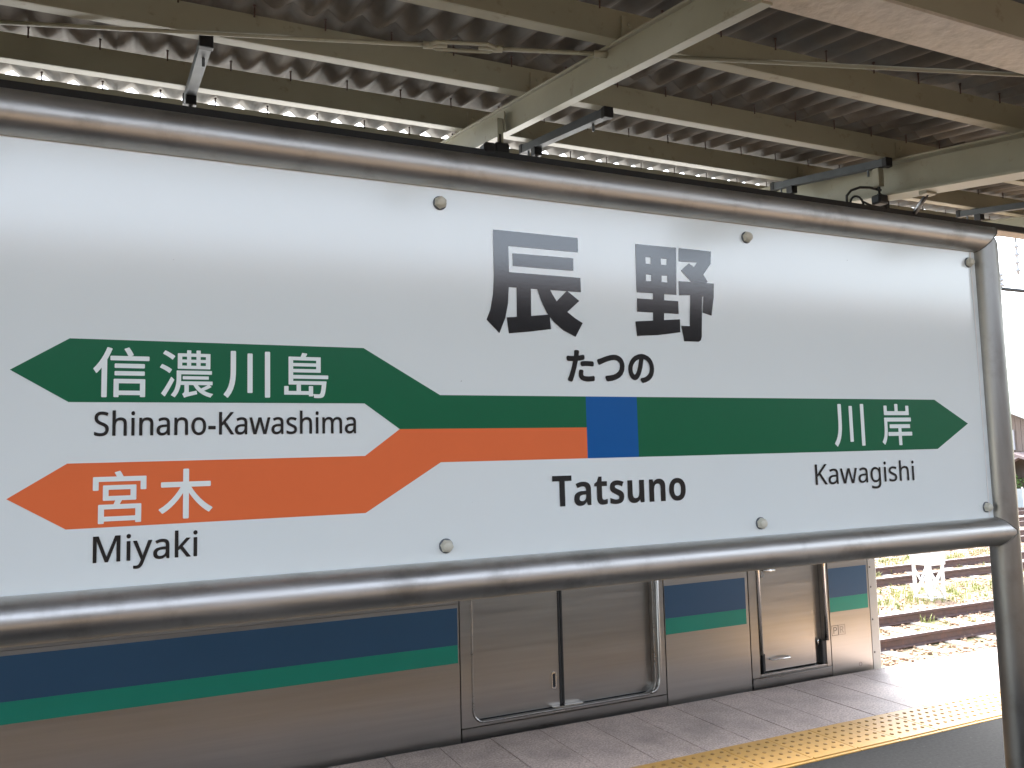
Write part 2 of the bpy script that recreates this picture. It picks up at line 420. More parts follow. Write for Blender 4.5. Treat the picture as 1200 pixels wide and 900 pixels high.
def put_text(body, m, x0, x1, z0, z1, Y=None, offset=0.0, parent=None, wp=None, name='lettering'):
    v, f = text_data(body, 0.0)
    of = offset*(x1-x0)/max(1, len(body))*1.0
    a0, a1 = min(p[0] for p in v), max(p[0] for p in v); b0, b1 = min(p[1] for p in v), max(p[1] for p in v)
    V = [(x0+(p[0]-a0)/(a1-a0)*(x1-x0), Y, z0+(p[1]-b0)/(b1-b0)*(z1-z0)) for p in v]
    mb = MB(); mb.add(V, f)
    if offset:                                   # heavier weight: the same outline laid again, shifted by a hair
        for k in range(8):
            an = PI*k/4; dx, dz = of*math.cos(an), of*math.sin(an)
            mb.add([(p[0]+dx, Y-0.00004*(k+1), p[2]+dz) for p in V], f)
    return mb.build(name, m, parent, wp)
def sx(x, y): return at_y(x, y, SY).x
def sz(x, y): return at_y(x, y, SY).z
Y2 = SY-0.0016
for ch, (a, b, c, d), m, of in [
        ('信', (110, 407.7, 174.3, 465), 'letter_white', .012), ('濃', (187.7, 411, 249.3, 465.7), 'letter_white', .008), ('川', (262.7, 412.3, 315.7, 465.7), 'letter_white', .014), ('島', (333.3, 414.3, 384, 466), 'letter_white', .01),
        ('宮', (109.3, 552.3, 170.7, 612.3), 'letter_white', .012), ('木', (186.7, 550, 248.3, 606.7), 'letter_white', .014),
        ('川', (977.2, 474, 1012, 522.5), 'letter_white', .014), ('岸', (1032.9, 474, 1067.4, 521.2), 'letter_white', .012),
        ('た', (665, 411.7, 695, 446.2), 'ink', .042), ('つ', (700.7, 417, 730.5, 445.7), 'ink', .042), ('の', (737, 416.2, 765, 447.5), 'ink', .042)]:
    mx, my = (a+c)/2, (b+d)/2
    put_text(ch, M[m], sx(a, my), sx(c, my), sz(mx, d), sz(mx, b), Y2, of, sign, W)
put_text(sans('Shinano-Kawashima'), M['ink'], sx(110.7, 496), sx(416.7, 496), sz(130, 510.8), sz(390, 481.5), Y2, .018, sign, W)
put_text(sans('Miyaki'), M['ink'], sx(109.3, 640), sx(231, 640), sz(165, 665.7), sz(205, 622.0), Y2, .018, sign, W)
put_text(sans('Tatsuno', True), M['ink'], sx(647.2, 575), sx(803.2, 573), sz(690, 592.3), sz(665, 557.3), Y2, .0, sign, W)
put_text(sans('Kawagishi'), M['ink'], sx(955, 556), sx(1070.7, 553), sz(1028, 572.3), sz(1058, 539.4), Y2, .008, sign, W)
# the two big characters, stroke by stroke
def kpt(p): q = at_y(550+p[0]/4, 250+p[1]/4, SY); return (q.x, q.z)
def stroke(loops, i):
    MB().flat_xz([[kpt(p) for p in L] for L in loops], SY-0.0012-0.00012*i).build('stroke', M['ink'], sign, W)
stroke([[(110, 76), (507, 116), (508, 184), (182, 153), (185, 276), (520, 303), (522, 370), (184, 346), (181, 420), (168, 490), (140, 562), (80, 498), (98, 450), (110, 380), (114, 290)]], 0)
stroke([[(201, 187), (486, 211), (487, 270), (203, 247)]], 1)
stroke([[(220, 340), (287, 345), (289, 485), (222, 489)]], 1)
stroke([[(174, 488), (290, 481), (375, 475), (382, 543), (280, 555), (184, 563)]], 2)
stroke([[(313, 345), (374, 350), (388, 380), (408, 413), (456, 363), (514, 411), (458, 463), (492, 490), (530, 515), (497, 579), (440, 549), (395, 510), (362, 467), (335, 410)]], 3)
stroke([[(777, 144), (968, 162), (970, 383), (783, 370)],
        [(825, 205), (849, 207), (849, 238), (825, 236)], [(897, 212), (924, 214), (924, 243), (897, 241)],
        [(827, 287), (852, 289), (852, 319), (827, 317)], [(900, 292), (927, 293), (927, 325), (900, 322)]], 0)
stroke([[(860, 368), (912, 372), (912, 505), (860, 508)]], 1)
stroke([[(785, 399), (978, 412), (980, 472), (785, 461)]], 2)
stroke([[(777, 507), (986, 497), (988, 558), (885, 571), (785, 575)]], 3)
stroke([[(980, 163), (1131, 179), (1130, 237), (1096, 288), (1116, 320), (1112, 327), (1040, 322), (990, 268), (1028, 235), (1052, 252), (1066, 231), (980, 226)]], 0)
stroke([[(980, 318), (1145, 330), (1144, 395), (1134, 480), (1092, 466), (1097, 390), (1090, 389), (1088, 580), (1084, 595), (1074, 602), (1006, 600), (992, 527), (1032, 529), (1034, 384), (982, 384)]], 1)

# ================================================================== CANOPY
CY = 1.62; SL = 0.15
X0, X1 = -7.2, 9.0
canopy = empty('platform_canopy', (CY, CY, 0), 'cream steel platform canopy with corrugated grey slate roof', 'canopy')
CW = (CY, CY, 0)
def zr(y): return 3.395+SL*(abs(y-CY)+CY-4.4)           # roof plane (purlin tops), symmetric about the valley
PUR = [4.405, 3.757, 3.055, 2.352]
def purlin(y, sgn):
    mb = MB(); z1 = zr(y); z0 = z1-0.108
    yy = lambda a: y+sgn*a
    a, b = sorted((yy(0), yy(0.006))); mb.box(X0, X1, a, b, z0, z1, 0.001)
    a, b = sorted((yy(0.0065), yy(0.052))); mb.box(X0, X1, a, b, z0+0.0003, z0+0.0065, 0.001)
    a, b = sorted((yy(0.0065), yy(0.052))); mb.box(X0, X1, a, b, z1-0.0065, z1-0.0003, 0.001)
    a, b = sorted((yy(0.046), yy(0.0517))); mb.box(X0, X1, a, b, z0+0.007, z0+0.02, 0.001)
    return mb.build('purlin', M['cream'], canopy, CW)
for y in PUR:
    purlin(y, 1); purlin(2*CY-y, -1)
# rafters
def slope_M(x, sgn):
    """local frame: x along X, y outwards along the slope, z normal; origin on purlin-top plane above the valley"""
    th = math.atan(SL)
    ey = Vector((0, sgn*math.cos(th), math.sin(th))); ez = Vector((0, -sgn*math.sin(th), math.cos(th))); ex = Vector((1, 0, 0))
    o = Vector((x, CY, zr(CY)))
    return Matrix(((ex.x, ey.x, ez.x, o.x), (ex.y, ey.y, ez.y, o.y), (ex.z, ey.z, ez.z, o.z), (0, 0, 0, 1)))
SLEN = (4.50-CY)/math.cos(math.atan(SL))
rafters = []
for i, x in enumerate((-7.13, -4.96, -2.79, -0.62, 1.55, 3.72, 5.89, 8.06)):
    big = i in (1, 5)
    for sgn in (1, -1):
        mb = MB(); Ms = slope_M(x, sgn)
        if big:
            mb.obox(Ms, 0, 0.15, 0.004, SLEN, -0.120, -0.109, 0.001)
            mb.obox(Ms, 0.071, 0.079, 0.004, SLEN-0.002, -0.284, -0.1205)
            mb.obox(Ms, 0, 0.15, 0.004, SLEN, -0.297, -0.2845, 0.001)
        else:
            mb.obox(Ms, -0.012, 0.045, 0.004, SLEN, -0.118, -0.1095, 0.001)
            mb.obox(Ms, 0.004, 0.010, 0.004, SLEN-0.002, -0.2195, -0.1185)
            mb.obox(Ms, 0.001, 0.042, 0.004, SLEN, -0.228, -0.220, 0.001)
        rafters.append(mb.build('rafter', M['cream'], canopy, CW))
# stiffener plates on the main rafters and cleats holding the purlins
for i, x in enumerate((-7.13, -4.96, -2.79, -0.62, 1.55, 3.72, 5.89, 8.06)):
    for y in PUR[:]:
        MB().box(x+0.012, x+0.075, y-0.0065, y-0.001, zr(y)-0.10, zr(y)-0.02, 0.001).build('cleat', M['cream'], canopy, CW)
        MB().lathe((x+0.045, y-0.006, zr(y)-0.05), (0, -1, 0), [(0, 0.010), (0.007, 0.010), (0.008, 0.007)], 6, False).build('bolt', M['cream'], canopy, CW)
# girder along the columns (H section), two lines either side of the posts
for gy in (1.625,):
    mb = MB(); zb = 2.775
    MB().box(X0, X1, gy-0.075, gy+0.075, zb, zb+0.011, 0.001).build('girder_flange', M['cream_peel_lit'], canopy, CW)
    mb.box(X0, X1, gy-0.073, gy-0.065, zb+0.0112, zb+0.19)
    mb.box(X0, X1, gy-0.075, gy+0.075, zb+0.1902, zb+0.201, 0.001)
    mb.build('girder', M['cream'], canopy, CW)
# columns
for x in (-4.885, 3.795):
    mb = MB()
    mb.box(x-0.075, x+0.075, 1.55, 1.561, 0.012, 2.774, 0.001); mb.box(x-0.075, x+0.075, 1.689, 1.70, 0.012, 2.774, 0.001)
    mb.box(x-0.004, x+0.004, 1.5612, 1.6888, 0.012, 2.774)
    c_ = mb.build('column', M['cream'], canopy, CW)
    MB().box(x-0.14, x+0.14, 1.485, 1.765, 0.001, 0.0118, 0.001).build('base_plate', M['cream'], c_, None).location = (-CW[0], -CW[1], 0)
# corrugated sheets, one by one: six and a half waves, each lapping its neighbour
PITCH_W, AMP = 0.13, 0.019
def sheet(length):
    mb = MB(); V = []; F = []; n = 57; th = 0.005
    for j, yy in enumerate((0, length)):
        for k in range(n):
            x = k*PITCH_W/8
            z = 0.004+0.45*AMP*(1-math.cos(2*PI*x/PITCH_W))+1.1*AMP*(1-abs(math.cos(PI*x/PITCH_W)))+0.0075*(1-k/(n-1))+(0.012 if j == 0 else 0.0)
            V.append((x, yy, z)); V.append((x, yy, z+th))
    m_ = 2*n
    for k in range(n-1):
        a = 2*k; F.append((a, m_+a, m_+a+2, a+2)); F.append((a+1, a+3, m_+a+3, m_+a+1))
        F.append((a, a+2, a+3, a+1)); F.append((m_+a, m_+a+1, m_+a+3, m_+a+2))
    F.append((0, 1, m_+1, m_)); e = 2*(n-1); F.append((e, m_+e, m_+e+1, e+1))
    mb.add(V, F, True)
    me = mb.mesh('roof_sheet', M['slate'])
    return me
LA = 1.508
sheetA = sheet(LA)
ST = 6*PITCH_W
for sgn in (1, -1):
    for r in range(2):
        for k in range(int((X1-X0)/ST)):
            Ms = slope_M(X0+k*ST+0.03+(0.0 if sgn > 0 else 0.0), sgn)
            o = link('roof_sheet', sheetA, canopy)
            loc = Matrix.Translation(Vector((0, 0.06+r*(LA-0.16), 0.0+0.013*(1-r))))
            o.matrix_world = Matrix.Translation((0, 0, 0))
            o.matrix_local = Matrix.Translation(Vector((-CW[0], -CW[1], 0))) @ Ms @ loc
# hook bolts: one on every second corrugation of each purlin
hook = MB()
hook.tube([(0, 0, -0.012), (0, 0, 0.034)], 0.003, 6)
hook.tube([(0, 0, 0.029), (0, 0, 0.0335)], 0.006, 8)
hook_m = hook.mesh('hook_bolt', M['rail'])
for y in PUR:
    k = 0
    x = X0+0.03+PITCH_W*0.5
    while x < X1-0.1:
        link('hook_bolt', hook_m, canopy, (x-CW[0], y-0.006-CW[1], zr(y)))
        x += PITCH_W*2
# valley gutter
gm = MB(); gz = zr(CY)-0.02
gm.add([(X0, CY-0.12, gz+0.02), (X0, CY-0.08, gz-0.06), (X0, CY+0.08, gz-0.06), (X0, CY+0.12, gz+0.02),
        (X1, CY-0.12, gz+0.02), (X1, CY-0.08, gz-0.06), (X1, CY+0.08, gz-0.06), (X1, CY+0.12, gz+0.02)],
       [(0, 1, 5, 4), (1, 2, 6, 5), (2, 3, 7, 6)])
gm.build('valley_gutter', M['galv'], canopy, CW)
# tie rods with turnbuckles
def tie(p, q, tb):
    p = Vector(p); q = Vector(q)
    o = link('tie_rod', None, canopy)
    if tb is None: bpy.data.objects.remove(o); o = MB().tube([p, q], 0.0075, 10).build('tie_rod', M['cream'], canopy, CW)
    else:
        bpy.data.objects.remove(o); dd = (q-p).normalized(); cc = p+(q-p)*tb
        tm_ = MB(); tm_.tube([p, cc-dd*0.055], 0.0075, 10); tm_.tube([cc+dd*0.055, q], 0.0075, 10)
        o = tm_.build('tie_rod', M['cream'], canopy, CW)
    if tb is not None:
        d = (q-p).normalized(); c = p+(q-p)*tb
        s = d.cross(Vector((0, 0, 1))).normalized()
        mb = MB()
        for e in (-1, 1): mb.tube([c+d*-0.115+s*0.008*e, c+d*-0.09+s*0.027*e, c+d*0.09+s*0.027*e, c+d*0.115+s*0.008*e], 0.007, 8)
        mb.tube([c+d*-0.14, c+d*-0.105], 0.013, 10); mb.tube([c+d*0.105, c+d*0.14], 0.013, 10)
        mb.build('turnbuckle', M['cream'], o, CW)
    mb = MB(); mb.tube([p-(p-q).normalized()*0.05, p-(p-q).normalized()*0.0], 0.013, 8); mb.build('rod_end', M['cream'], o, CW)
tie((1.56, 2.437, 2.968), (-0.60, 3.33, 3.102), 0.22)
tie((1.60, 2.41, 2.963), (3.78, 1.50+0.0, 2.83), None)
tie((3.86, 2.437, 2.968), (5.87, 3.3, 3.10), 0.22)

# ================================================================== CABLE DUCT hung under the canopy
DY = 3.22
duct = empty('cable_duct', (1.9, DY, 2.84), 'long black cable duct hanging from struts below the canopy', 'cable duct')
DWv = (1.9, DY, 2.84)
MB().box(X0+0.4, X1-0.3, DY, DY+0.098, 2.8425, 2.880, 0.003).build('duct_body', M['duct'], duct, DWv)
MB().box(X0+0.4, X1-0.3, DY+0.003, DY+0.095, 2.838, 2.842).build('duct_underside', M['duct_under'], duct, DWv)
HY = 3.70
MB().tube([(X0+0.4, HY+0.055, 3.045), (X1-0.3, HY+0.055, 3.045)], 0.012, 8).build('conduit', M['black'], duct, DWv)
for j, x in enumerate((-1.45, 0.27, 1.945, 3.675, 5.37, 7.1)):
    ya, yb = 3.06, 3.90
    Mx = Matrix.Translation((x, CY, 0))
    za, zb_ = zr(ya)-0.113, zr(yb)-0.113
    def strut_pt(t, dz=0): return Vector((x, ya+(yb-ya)*t, za+(zb_-za)*t+dz))
    mb = MB()
    a, b = strut_pt(0), strut_pt(1)
    w = 0.0205
    V = [(x-w, a.y, a.z), (x+w, a.y, a.z), (x+w, a.y, a.z-0.041), (x-w, a.y, a.z-0.041), (x-w, b.y, b.z), (x+w, b.y, b.z), (x+w, b.y, b.z-0.041), (x-w, b.y, b.z-0.041)]
    mb.add(V, [(0, 1, 2, 3), (4, 7, 6, 5), (0, 4, 5, 1), (1, 5, 6, 2), (2, 6, 7, 3), (3, 7, 4, 0)])
    st = mb.build('hanger_strut', M['strut'], duct, DWv)
    MB().box(x-0.024, x+0.024, a.y-0.012, a.y+0.018, a.z-0.045, a.z+0.004, 0.002).build('end_cap', M['black'], st, DWv)
    MB().box(x-0.024, x+0.024, b.y-0.018, b.y+0.012, b.z-0.045, b.z+0.004, 0.002).build('end_cap', M['black'], st, DWv)
    # rod with clamp and nuts
    t = (HY+0.055-ya)/(yb-ya); p = strut_pt(t, -0.04)
    r_ = MB(); r_.tube([(x, HY+0.055, 3.045), (x, HY+0.055, p.z+0.004)], 0.005, 8); rod = r_.build('hanger_rod', M['black'], duct, DWv)
    c_ = MB(); c_.box(x-0.022, x+0.022, HY+0.03, HY+0.08, p.z-0.045, p.z+0.002, 0.003); c_.lathe((x, HY+0.055, p.z-0.062), (0, 0, 1), [(0, 0.011), (0.014, 0.011)], 6, False)
    c_.build('clamp', M['black'], rod, DWv)
    h_ = MB(); h_.lathe((x+0.002, ya+0.13, strut_pt(0.15).z-0.075), (0, 0, 1), [(0, 0.006), (0.036, 0.006)], 6, False); h_.build('hanging_bolt', M['galv'], st, DWv); h_ = MB()
    h_.lathe((x-0.002, yb-0.06, strut_pt(0.93).z-0.075), (0, 0, 1), [(0, 0.006), (0.036, 0.006)], 6, False)
    h_.build('hanging_bolt', M['galv'], st, DWv)
# bracket on the small rafter with a black junction on the duct
def rz(y, o): return zr(y)-o
bx = 1.545
mb = MB(); mb.box(bx-0.016, bx-0.010, 3.25, 3.33, rz(3.29, 0.245), rz(3.29, 0.15), 0.001)
mb.box(bx-0.045, bx-0.0165, 3.262, 3.268, rz(3.29, 0.30), rz(3.29, 0.18), 0.001)
br = mb.build('rafter_bracket', M['cream'], duct, DWv)
# brackets, drop rod, cable loop beside the main rafter
mb = MB(); mb.box(3.67, 3.71, 3.117, 3.157, rz(3.18, 0.26), rz(3.18, 0.16), 0.002); mb.build('rafter_bracket', M['cream'], duct, DWv)
for hx_, hy_ in ((3.69, 3.137), (1.512, 3.265)):
    rd = MB().tube([(hx_, hy_, rz(hy_, 0.25)), (hx_, hy_, 2.862)], 0.006, 8).build('hanger_rod', M['black'], duct, DWv)
    MB().box(hx_-0.035, hx_+0.035, hy_-0.03, hy_+0.03, 2.855, 2.93 if hx_ < 2 else 2.905, 0.008).build('clamp', M['black'], rd, DWv)
    MB().lathe((hx_, hy_, rz(hy_, 0.305)), (0, 0, 1), [(0, 0.012), (0.014, 0.012)], 6, False).build('nut', M['black'], rd, DWv)
mb = MB(); mb.box(1.415, 1.475, DY-0.008, DY+0.06, 2.862, 2.915, 0.012); mb.build('junction_box', M['black'], duct, DWv)
mb = MB(); mb.box(3.825, 3.865, DY-0.005, DY+0.05, 2.862, 2.955, 0.010); mb.build('junction_box', M['black'], duct, DWv)
def arc(cx, cz, r, a0, a1, y, n=14): return [(cx+r*math.cos(math.radians(a0+(a1-a0)*i/n)), y, cz+r*math.sin(math.radians(a0+(a1-a0)*i/n))) for i in range(n+1)]
MB().tube(arc(3.635, 2.875, 0.05, 0, 180, DY+0.02), 0.006, 8).build('cable', M['rubber'], duct, DWv)
MB().tube([(3.57, DY+0.03, 2.87), (3.562, DY+0.02, 2.92), (3.575, DY, 2.945), (3.61, DY-0.03, 2.957), (3.66, DY-0.05, 2.955), (3.73, DY-0.06, 2.945)], 0.007, 8).build('cable', M['rubber'], duct, DWv)
MB().tube([(3.83, DY+0.03, 2.90), (3.77, DY+0.03, 2.885), (3.69, DY+0.03, 2.905)], 0.006, 8).build('cable', M['rubber'], duct, DWv)
MB().tube([(3.80, 2.93, 2.869), (4.08, 3.24, 2.874)], 0.013, 10).build('conduit', M['black'], duct, DWv)
MB().box(3.76, 3.84, 2.905, 2.955, 2.858, 2.893, 0.004).build('flange_clamp', M['cream'], duct, DWv)

# ================================================================== TRAIN CAR
TY = 4.50
TX0, TX1 = -14.6, 5.012
train = empty('train_car', ((TX0+TX1)/2, TY+1.475, GZ+0.17), 'stainless steel commuter train car with blue and green side stripes', 'train')
TW = ((TX0+TX1)/2, TY+1.475, GZ+0.17)
TC = TY+1.475
mb = MB(); mb.box(TX0+0.02, TX1-0.03, TY+0.07, 2*TC-TY-0.07, -0.2, 2.32); mb.build('body_core', M['train_core'], train, TW)
# far side wall and roof
MB().box(TX0, TX1-0.09, 2*TC-TY-0.068, 2*TC-TY, -0.25, 2.32, 0.004).build('side_wall', M['train'], train, TW)
rf = MB(); V = []; n = 14
for x in (TX0, TX1-0.04):
    for k in range(n+1):
        a = PI*k/n
        V.append((x, TC-1.475*math.cos(a), 2.325+0.30*math.sin(a)**0.8))
F = [(k, k+1, n+1+k+1, n+1+k) for k in range(n)]
F.append(tuple(range(n+1))); F.append(tuple(reversed(range(n+1, 2*n+2))))
rf.add(V, [tuple(reversed(f)) for f in F]); rf.build('roof', M['mask'], train, TW)

def rounded(x0, x1, z0, z1, r0_, r1_, n=6):
    P = []
    for cx, cz, a, r in ((x1-r0_, z0+r0_, -90, r0_), (x1-r1_, z1-r1_, 0, r1_), (x0+r1_, z1-r1_, 90, r1_), (x0+r0_, z0+r0_, 180, r0_)):
        for i in range(n+1):
            t = math.radians(a+90*i/n); P.append((cx+r*math.cos(t), cz+r*math.sin(t)))
    return P
PT = 2.30
def stripes(x0, x1, zo, par):
    MB().box(x0, x1, TY-0.0008, TY+0.001, 0.517, 0.720).build('blue_stripe', M['tblue'], par, TW)
    MB().box(x0, x1, TY-0.0008, TY+0.001, 0.418, 0.5168).build('green_stripe', M['tgreen'], par, TW)
def side_panel(x0, x1, ridge, windows, sx0=None, sx1=None):
    loops = [[(x0, -0.25), (x1, -0.25), (x1, PT), (x0, PT)]]
    for (a, b) in windows: loops.append(rounded(a, b, 1.02, 1.82, 0.06, 0.06))
    p = MB().prism_xz(loops, TY, TY+0.05).build('side_panel', M['train'], train, TW)
    stripes(sx0 if sx0 is not None else x0+0.002, sx1 if sx1 is not None else x1-0.009, 0, p)
    if ridge:
        r = MB(); r.box(x0, x1-0.001, TY-0.008, TY+0.002, 0.742, 0.764, 0.003); r.box(x0, x1-0.001, TY-0.004, TY+0.002, 0.7645, 0.776, 0.002)
        r.build('ridge', M['train'], p, TW)
    for (a, b) in windows:
        fr = MB().prism_xz([rounded(a-0.02, b+0.02, 1.0, 1.84, 0.07, 0.07), rounded(a+0.012, b-0.012, 1.03, 1.81, 0.05, 0.05)], TY-0.004, TY+0.02).build('window_frame', M['bright'], p, TW)
        MB().box(a-0.01, b+0.01, TY+0.03, TY+0.036, 1.0, 1.84).build('pane', M['glass'], p, TW)
    return p
def door_unit(x0, seam=True):
    """two-leaf passenger door, x0 = left edge of the frame sheet (1.762 for the door in view)"""
    d = x0-1.762
    fr = MB().prism_xz([[(1.762+d, 0.058), (3.141+d, 0.058), (3.141+d, PT), (1.762+d, PT)],
                        rounded(1.832+d, 3.062+d, 0.076, 1.90, 0.07, 0.05)], TY+0.002, TY+0.045).build('door_frame', M['train'], train, TW)
    path = [(x, TY+0.003, z) for x, z in rounded(1.832+d, 3.062+d, 0.076, 1.90, 0.07, 0.05)]; path.append(path[0])
    MB().tube(path, 0.007, 8, False).build('frame_moulding', M['train_low'], fr, TW)
    MB().tube([(3.092+d, TY-0.004, 1.9), (3.092+d, TY-0.004, 0.17), (3.087+d, TY-0.004, 0.135), (3.070+d, TY-0.004, 0.105), (3.045+d, TY-0.004, 0.088), (3.02+d, TY-0.004, 0.083)], 0.0115, 12).build('frame_rail', M['train'], fr, TW)
    MB().box(1.762+d, 3.141+d, TY-0.004, TY+0.05, -0.25, 0.0545, 0.003).build('door_sill', M['train_low'], train, TW)
    for a, b, sl in ((1.815+d, 2.4065+d, True), (2.4385+d, 3.08+d, False)):
        loops = [[(a, 0.082), (b, 0.082), (b, 1.92), (a, 1.92)], rounded(a+0.14, b-0.14, 0.95, 1.75, 0.05, 0.05)]
        lf = MB().prism_xz(loops, TY+0.047, TY+0.066).build('door_leaf', M['train'], train, TW)
        MB().box(a+0.12, b-0.12, TY+0.058, TY+0.062, 0.93, 1.77).build('pane', M['glass'], lf, TW)
        if sl:
            MB().prism_xz([rounded(2.353+d, 2.386+d, 0.183, 0.283, 0.016, 0.016), rounded(2.361+d, 2.378+d, 0.193, 0.273, 0.0084, 0.0084)], TY+0.042, TY+0.0472).build('finger_pull', M['bright'], lf, TW)
            MB().prism_xz([rounded(2.361+d, 2.378+d, 0.193, 0.273, 0.0084, 0.0084)], TY+0.0455, TY+0.0475).build('pull_recess', M['train_core'], lf, TW)
    for a, b in ((2.4068, 2.4205), (2.4245, 2.4382)):
        MB().box(a+d, b+d, TY+0.040, TY+0.064, 0.09, 1.9, 0.004).build('door_seal', M['rubber'], train, TW)
    MB().box(2.4206+d, 2.4244+d, TY+0.046, TY+0.06, 0.09, 1.9).build('door_seal', M['rubber'], train, TW)
    g_ = MB(); g_.box(2.345+d, 2.55+d, TY+0.008, TY+0.046, 0.071, 0.088, 0.002); g_.box(2.33+d, 2.42+d, TY+0.0, TY+0.03, 0.0585, 0.071, 0.002)
    g_.build('sill_guide', M['bright'], train, TW)
side_panel(-2.9, 1.755, True, [(-2.6, -1.3), (-1.1, 0.2), (0.4, 1.5)])
door_unit(1.762)
side_panel(3.147, 3.818, False, [(3.25, 3.72)], 3.150, 3.797)
# further along the car (hidden by the sign from here)
door_unit(-4.30); side_panel(-8.95, -4.307, True, [(-8.6, -7.3), (-7.1, -5.8), (-5.6, -4.6)]); door_unit(-10.36); side_panel(TX0+0.02, -10.367, True, [(-14.2, -13.0), (-12.8, -11.7)])
# crew door
cf = MB().prism_xz([[(3.828, 0.058), (4.530, 0.058), (4.530, PT), (3.828, PT)], [(3.895, 0.062), (4.492, 0.062), (4.492, 1.9), (3.895, 1.9)]], TY+0.002, TY+0.045).build('crew_door_frame', M['train'], train, TW)
MB().tube([(3.913, TY+0.006, 0.2), (3.913, TY+0.006, 1.9)], 0.015, 12).build('hand_rail', M['bright'], cf, TW)
MB().tube([(4.498, TY+0.0, 0.235), (4.498, TY+0.0, 1.9)], 0.013, 12).build('hand_rail', M['bright'], cf, TW)
MB().box(3.828, 4.530, TY-0.004, TY+0.05, -0.25, 0.0545, 0.003).build('door_sill', M['train_low'], train, TW)
MB().box(3.90, 4.49, TY+0.004, TY+0.06, 0.0628, 0.076, 0.002).build('threshold', M['bright'], train, TW)
ld = MB().prism_xz([[(3.945, 0.085), (4.415, 0.085), (4.415, 1.9), (3.945, 1.9)], rounded(4.02, 4.34, 0.98, 1.75, 0.04, 0.04)], TY+0.03, TY+0.066).build('crew_door', M['train'], train, TW)
MB().box(4.0, 4.36, TY+0.05, TY+0.055, 0.96, 1.77).build('pane', M['glass'], ld, TW)
MB().tube([(4.0, TY+0.03, 0.160), (4.0, TY+0.004, 0.160), (4.008, TY-0.004, 0.160), (4.15, TY-0.004, 0.160), (4.158, TY+0.004, 0.160), (4.158, TY+0.03, 0.160)], 0.0055, 8).build('grab_handle', M['bright'], ld, TW)
mb = MB(); mb.box(3.954, 3.984, TY+0.022, TY+0.031, 0.70, 0.765, 0.004); mb.tube([(3.969, TY+0.022, 0.752), (3.969, TY+0.0, 0.752), (3.98, TY-0.004, 0.752), (4.055, TY-0.004, 0.748)], 0.008, 8)
mb.build('door_lever', M['bright'], ld, TW)
MB().box(4.418, 4.49, TY+0.045, TY+0.066, 0.08, 1.9).build('door_reveal', M['train'], train, TW)
for a, b, z in ((3.924, 3.946, 0.205), (4.455, 4.497, 0.235)):
    MB().box(a, b, TY+0.004, TY+0.05, 0.078, z, 0.004).build('rubber_block', M['rubber'], train, TW)
mb = MB(); mb.lathe((3.906, TY+0.02, 0.165), (0, 0, 1), [(0, 0.008), (0.05, 0.008)], 8); mb.build('hinge_pin', M['bright'], train, TW); mb = MB(); mb.lathe((4.440, TY+0.03, 0.20), (0, 0, 1), [(0, 0.008), (0.05, 0.008)], 8)
mb.build('hinge_pin', M['bright'], train, TW)
# end panel with the two marks, mask edge with rivets
p3 = MB().prism_xz([[(4.536, -0.25), (4.921, -0.25), (4.921, PT), (4.536, PT)]], TY, TY+0.05).build('side_panel', M['train'], train, TW)
stripes(4.540, 4.907, 0, p3)
def mark_box(x0, x1, z0, z1, m):
    t = 0.0035
    mb = MB(); y0, y1 = TY-0.0006, TY+0.001
    mb.box(x0, x1, y0, y1, z0, z0+t); mb.box(x0, x1, y0, y1, z1-t, z1); mb.box(x0, x0+t, y0, y1, z0+t, z1-t); mb.box(x1-t, x1, y0, y1, z0+t, z1-t)
    mb.build('mark_border', m, p3, TW)
mark_box(4.545, 4.607, 0.256, 0.326, M['mark']); mark_box(4.6075, 4.672, 0.256, 0.326, M['mark2'])
put_text(sans('P'), M['mark'], 4.560, 4.594, 0.270, 0.314, TY-0.0006, 0.0, p3, TW, 'mark_letter')
put_text(sans('R'), M['mark2'], 4.622, 4.658, 0.270, 0.314, TY-0.0006, 0.0, p3, TW, 'mark_letter')
MB().prism_xz([rounded(4.785, 4.815, 0.02, 0.05, 0.0149, 0.0149), rounded(4.789, 4.811, 0.024, 0.046, 0.0109, 0.0109)], TY-0.001, TY+0.001).build('plug_ring', M['mark2'], p3, TW)
mk = MB(); V = []
for z in (-0.25, PT):
    for (x, y) in ((4.929, TY+0.001), (5.000, TY+0.001), (5.010, TY+0.005), (5.014, TY+0.02), (5.014, TC), (5.014, 2*TC-TY), (4.929, 2*TC-TY)): V.append((x, y, z))
mk.add(V, [(i, (i+1) % 7, 7+(i+1) % 7, 7+i) for i in range(7)]+[tuple(reversed(range(7))), tuple(range(7, 14))])
mask = mk.build('front_mask', M['mask'], train, TW)
for z in (0.10, 0.33, 0.56, 0.70, 0.95, 1.2):
    MB().lathe((4.946, TY+0.0012, z), (0, -1, 0), [(0, 0.0075), (0.002, 0.0065), (0.003, 0.003)], 8).build('rivet', M['mark'], mask, TW)
MB().box(5.0145, 5.02, TC-1.2, TC+1.2, 1.05, 1.95).build('windscreen', M['glass'], train, TW)
# bogies and wheels
for bxc in (2.3, -11.9):
    for s in (-1, 1):
        fr = MB().box(bxc-1.5, bxc+1.5, TC+s*0.95-0.06, TC+s*0.95+0.06, -0.62, -0.42, 0.02).build('bogie_frame', M['rail'], train, TW)
        for ax in (-1.05, 1.05):
            MB().lathe((bxc+ax, TC+s*0.56-0.06, GZ+0.17+0.43), (0, 1, 0), [(0, 0.43), (0.09, 0.43), (0.095, 0.45), (0.12, 0.45)], 28).build('wheel', M['rail'], train, TW)
    MB().box(bxc-1.2, bxc+1.2, TC-0.9, TC+0.9, -0.42, -0.19).build('bogie_bolster', M['rail'], train, TW)
MB().box(-8, -1, TC-1.1, TC+1.1, -0.85, -0.19, 0.05).build('underfloor_box', M['mask'], train, TW)

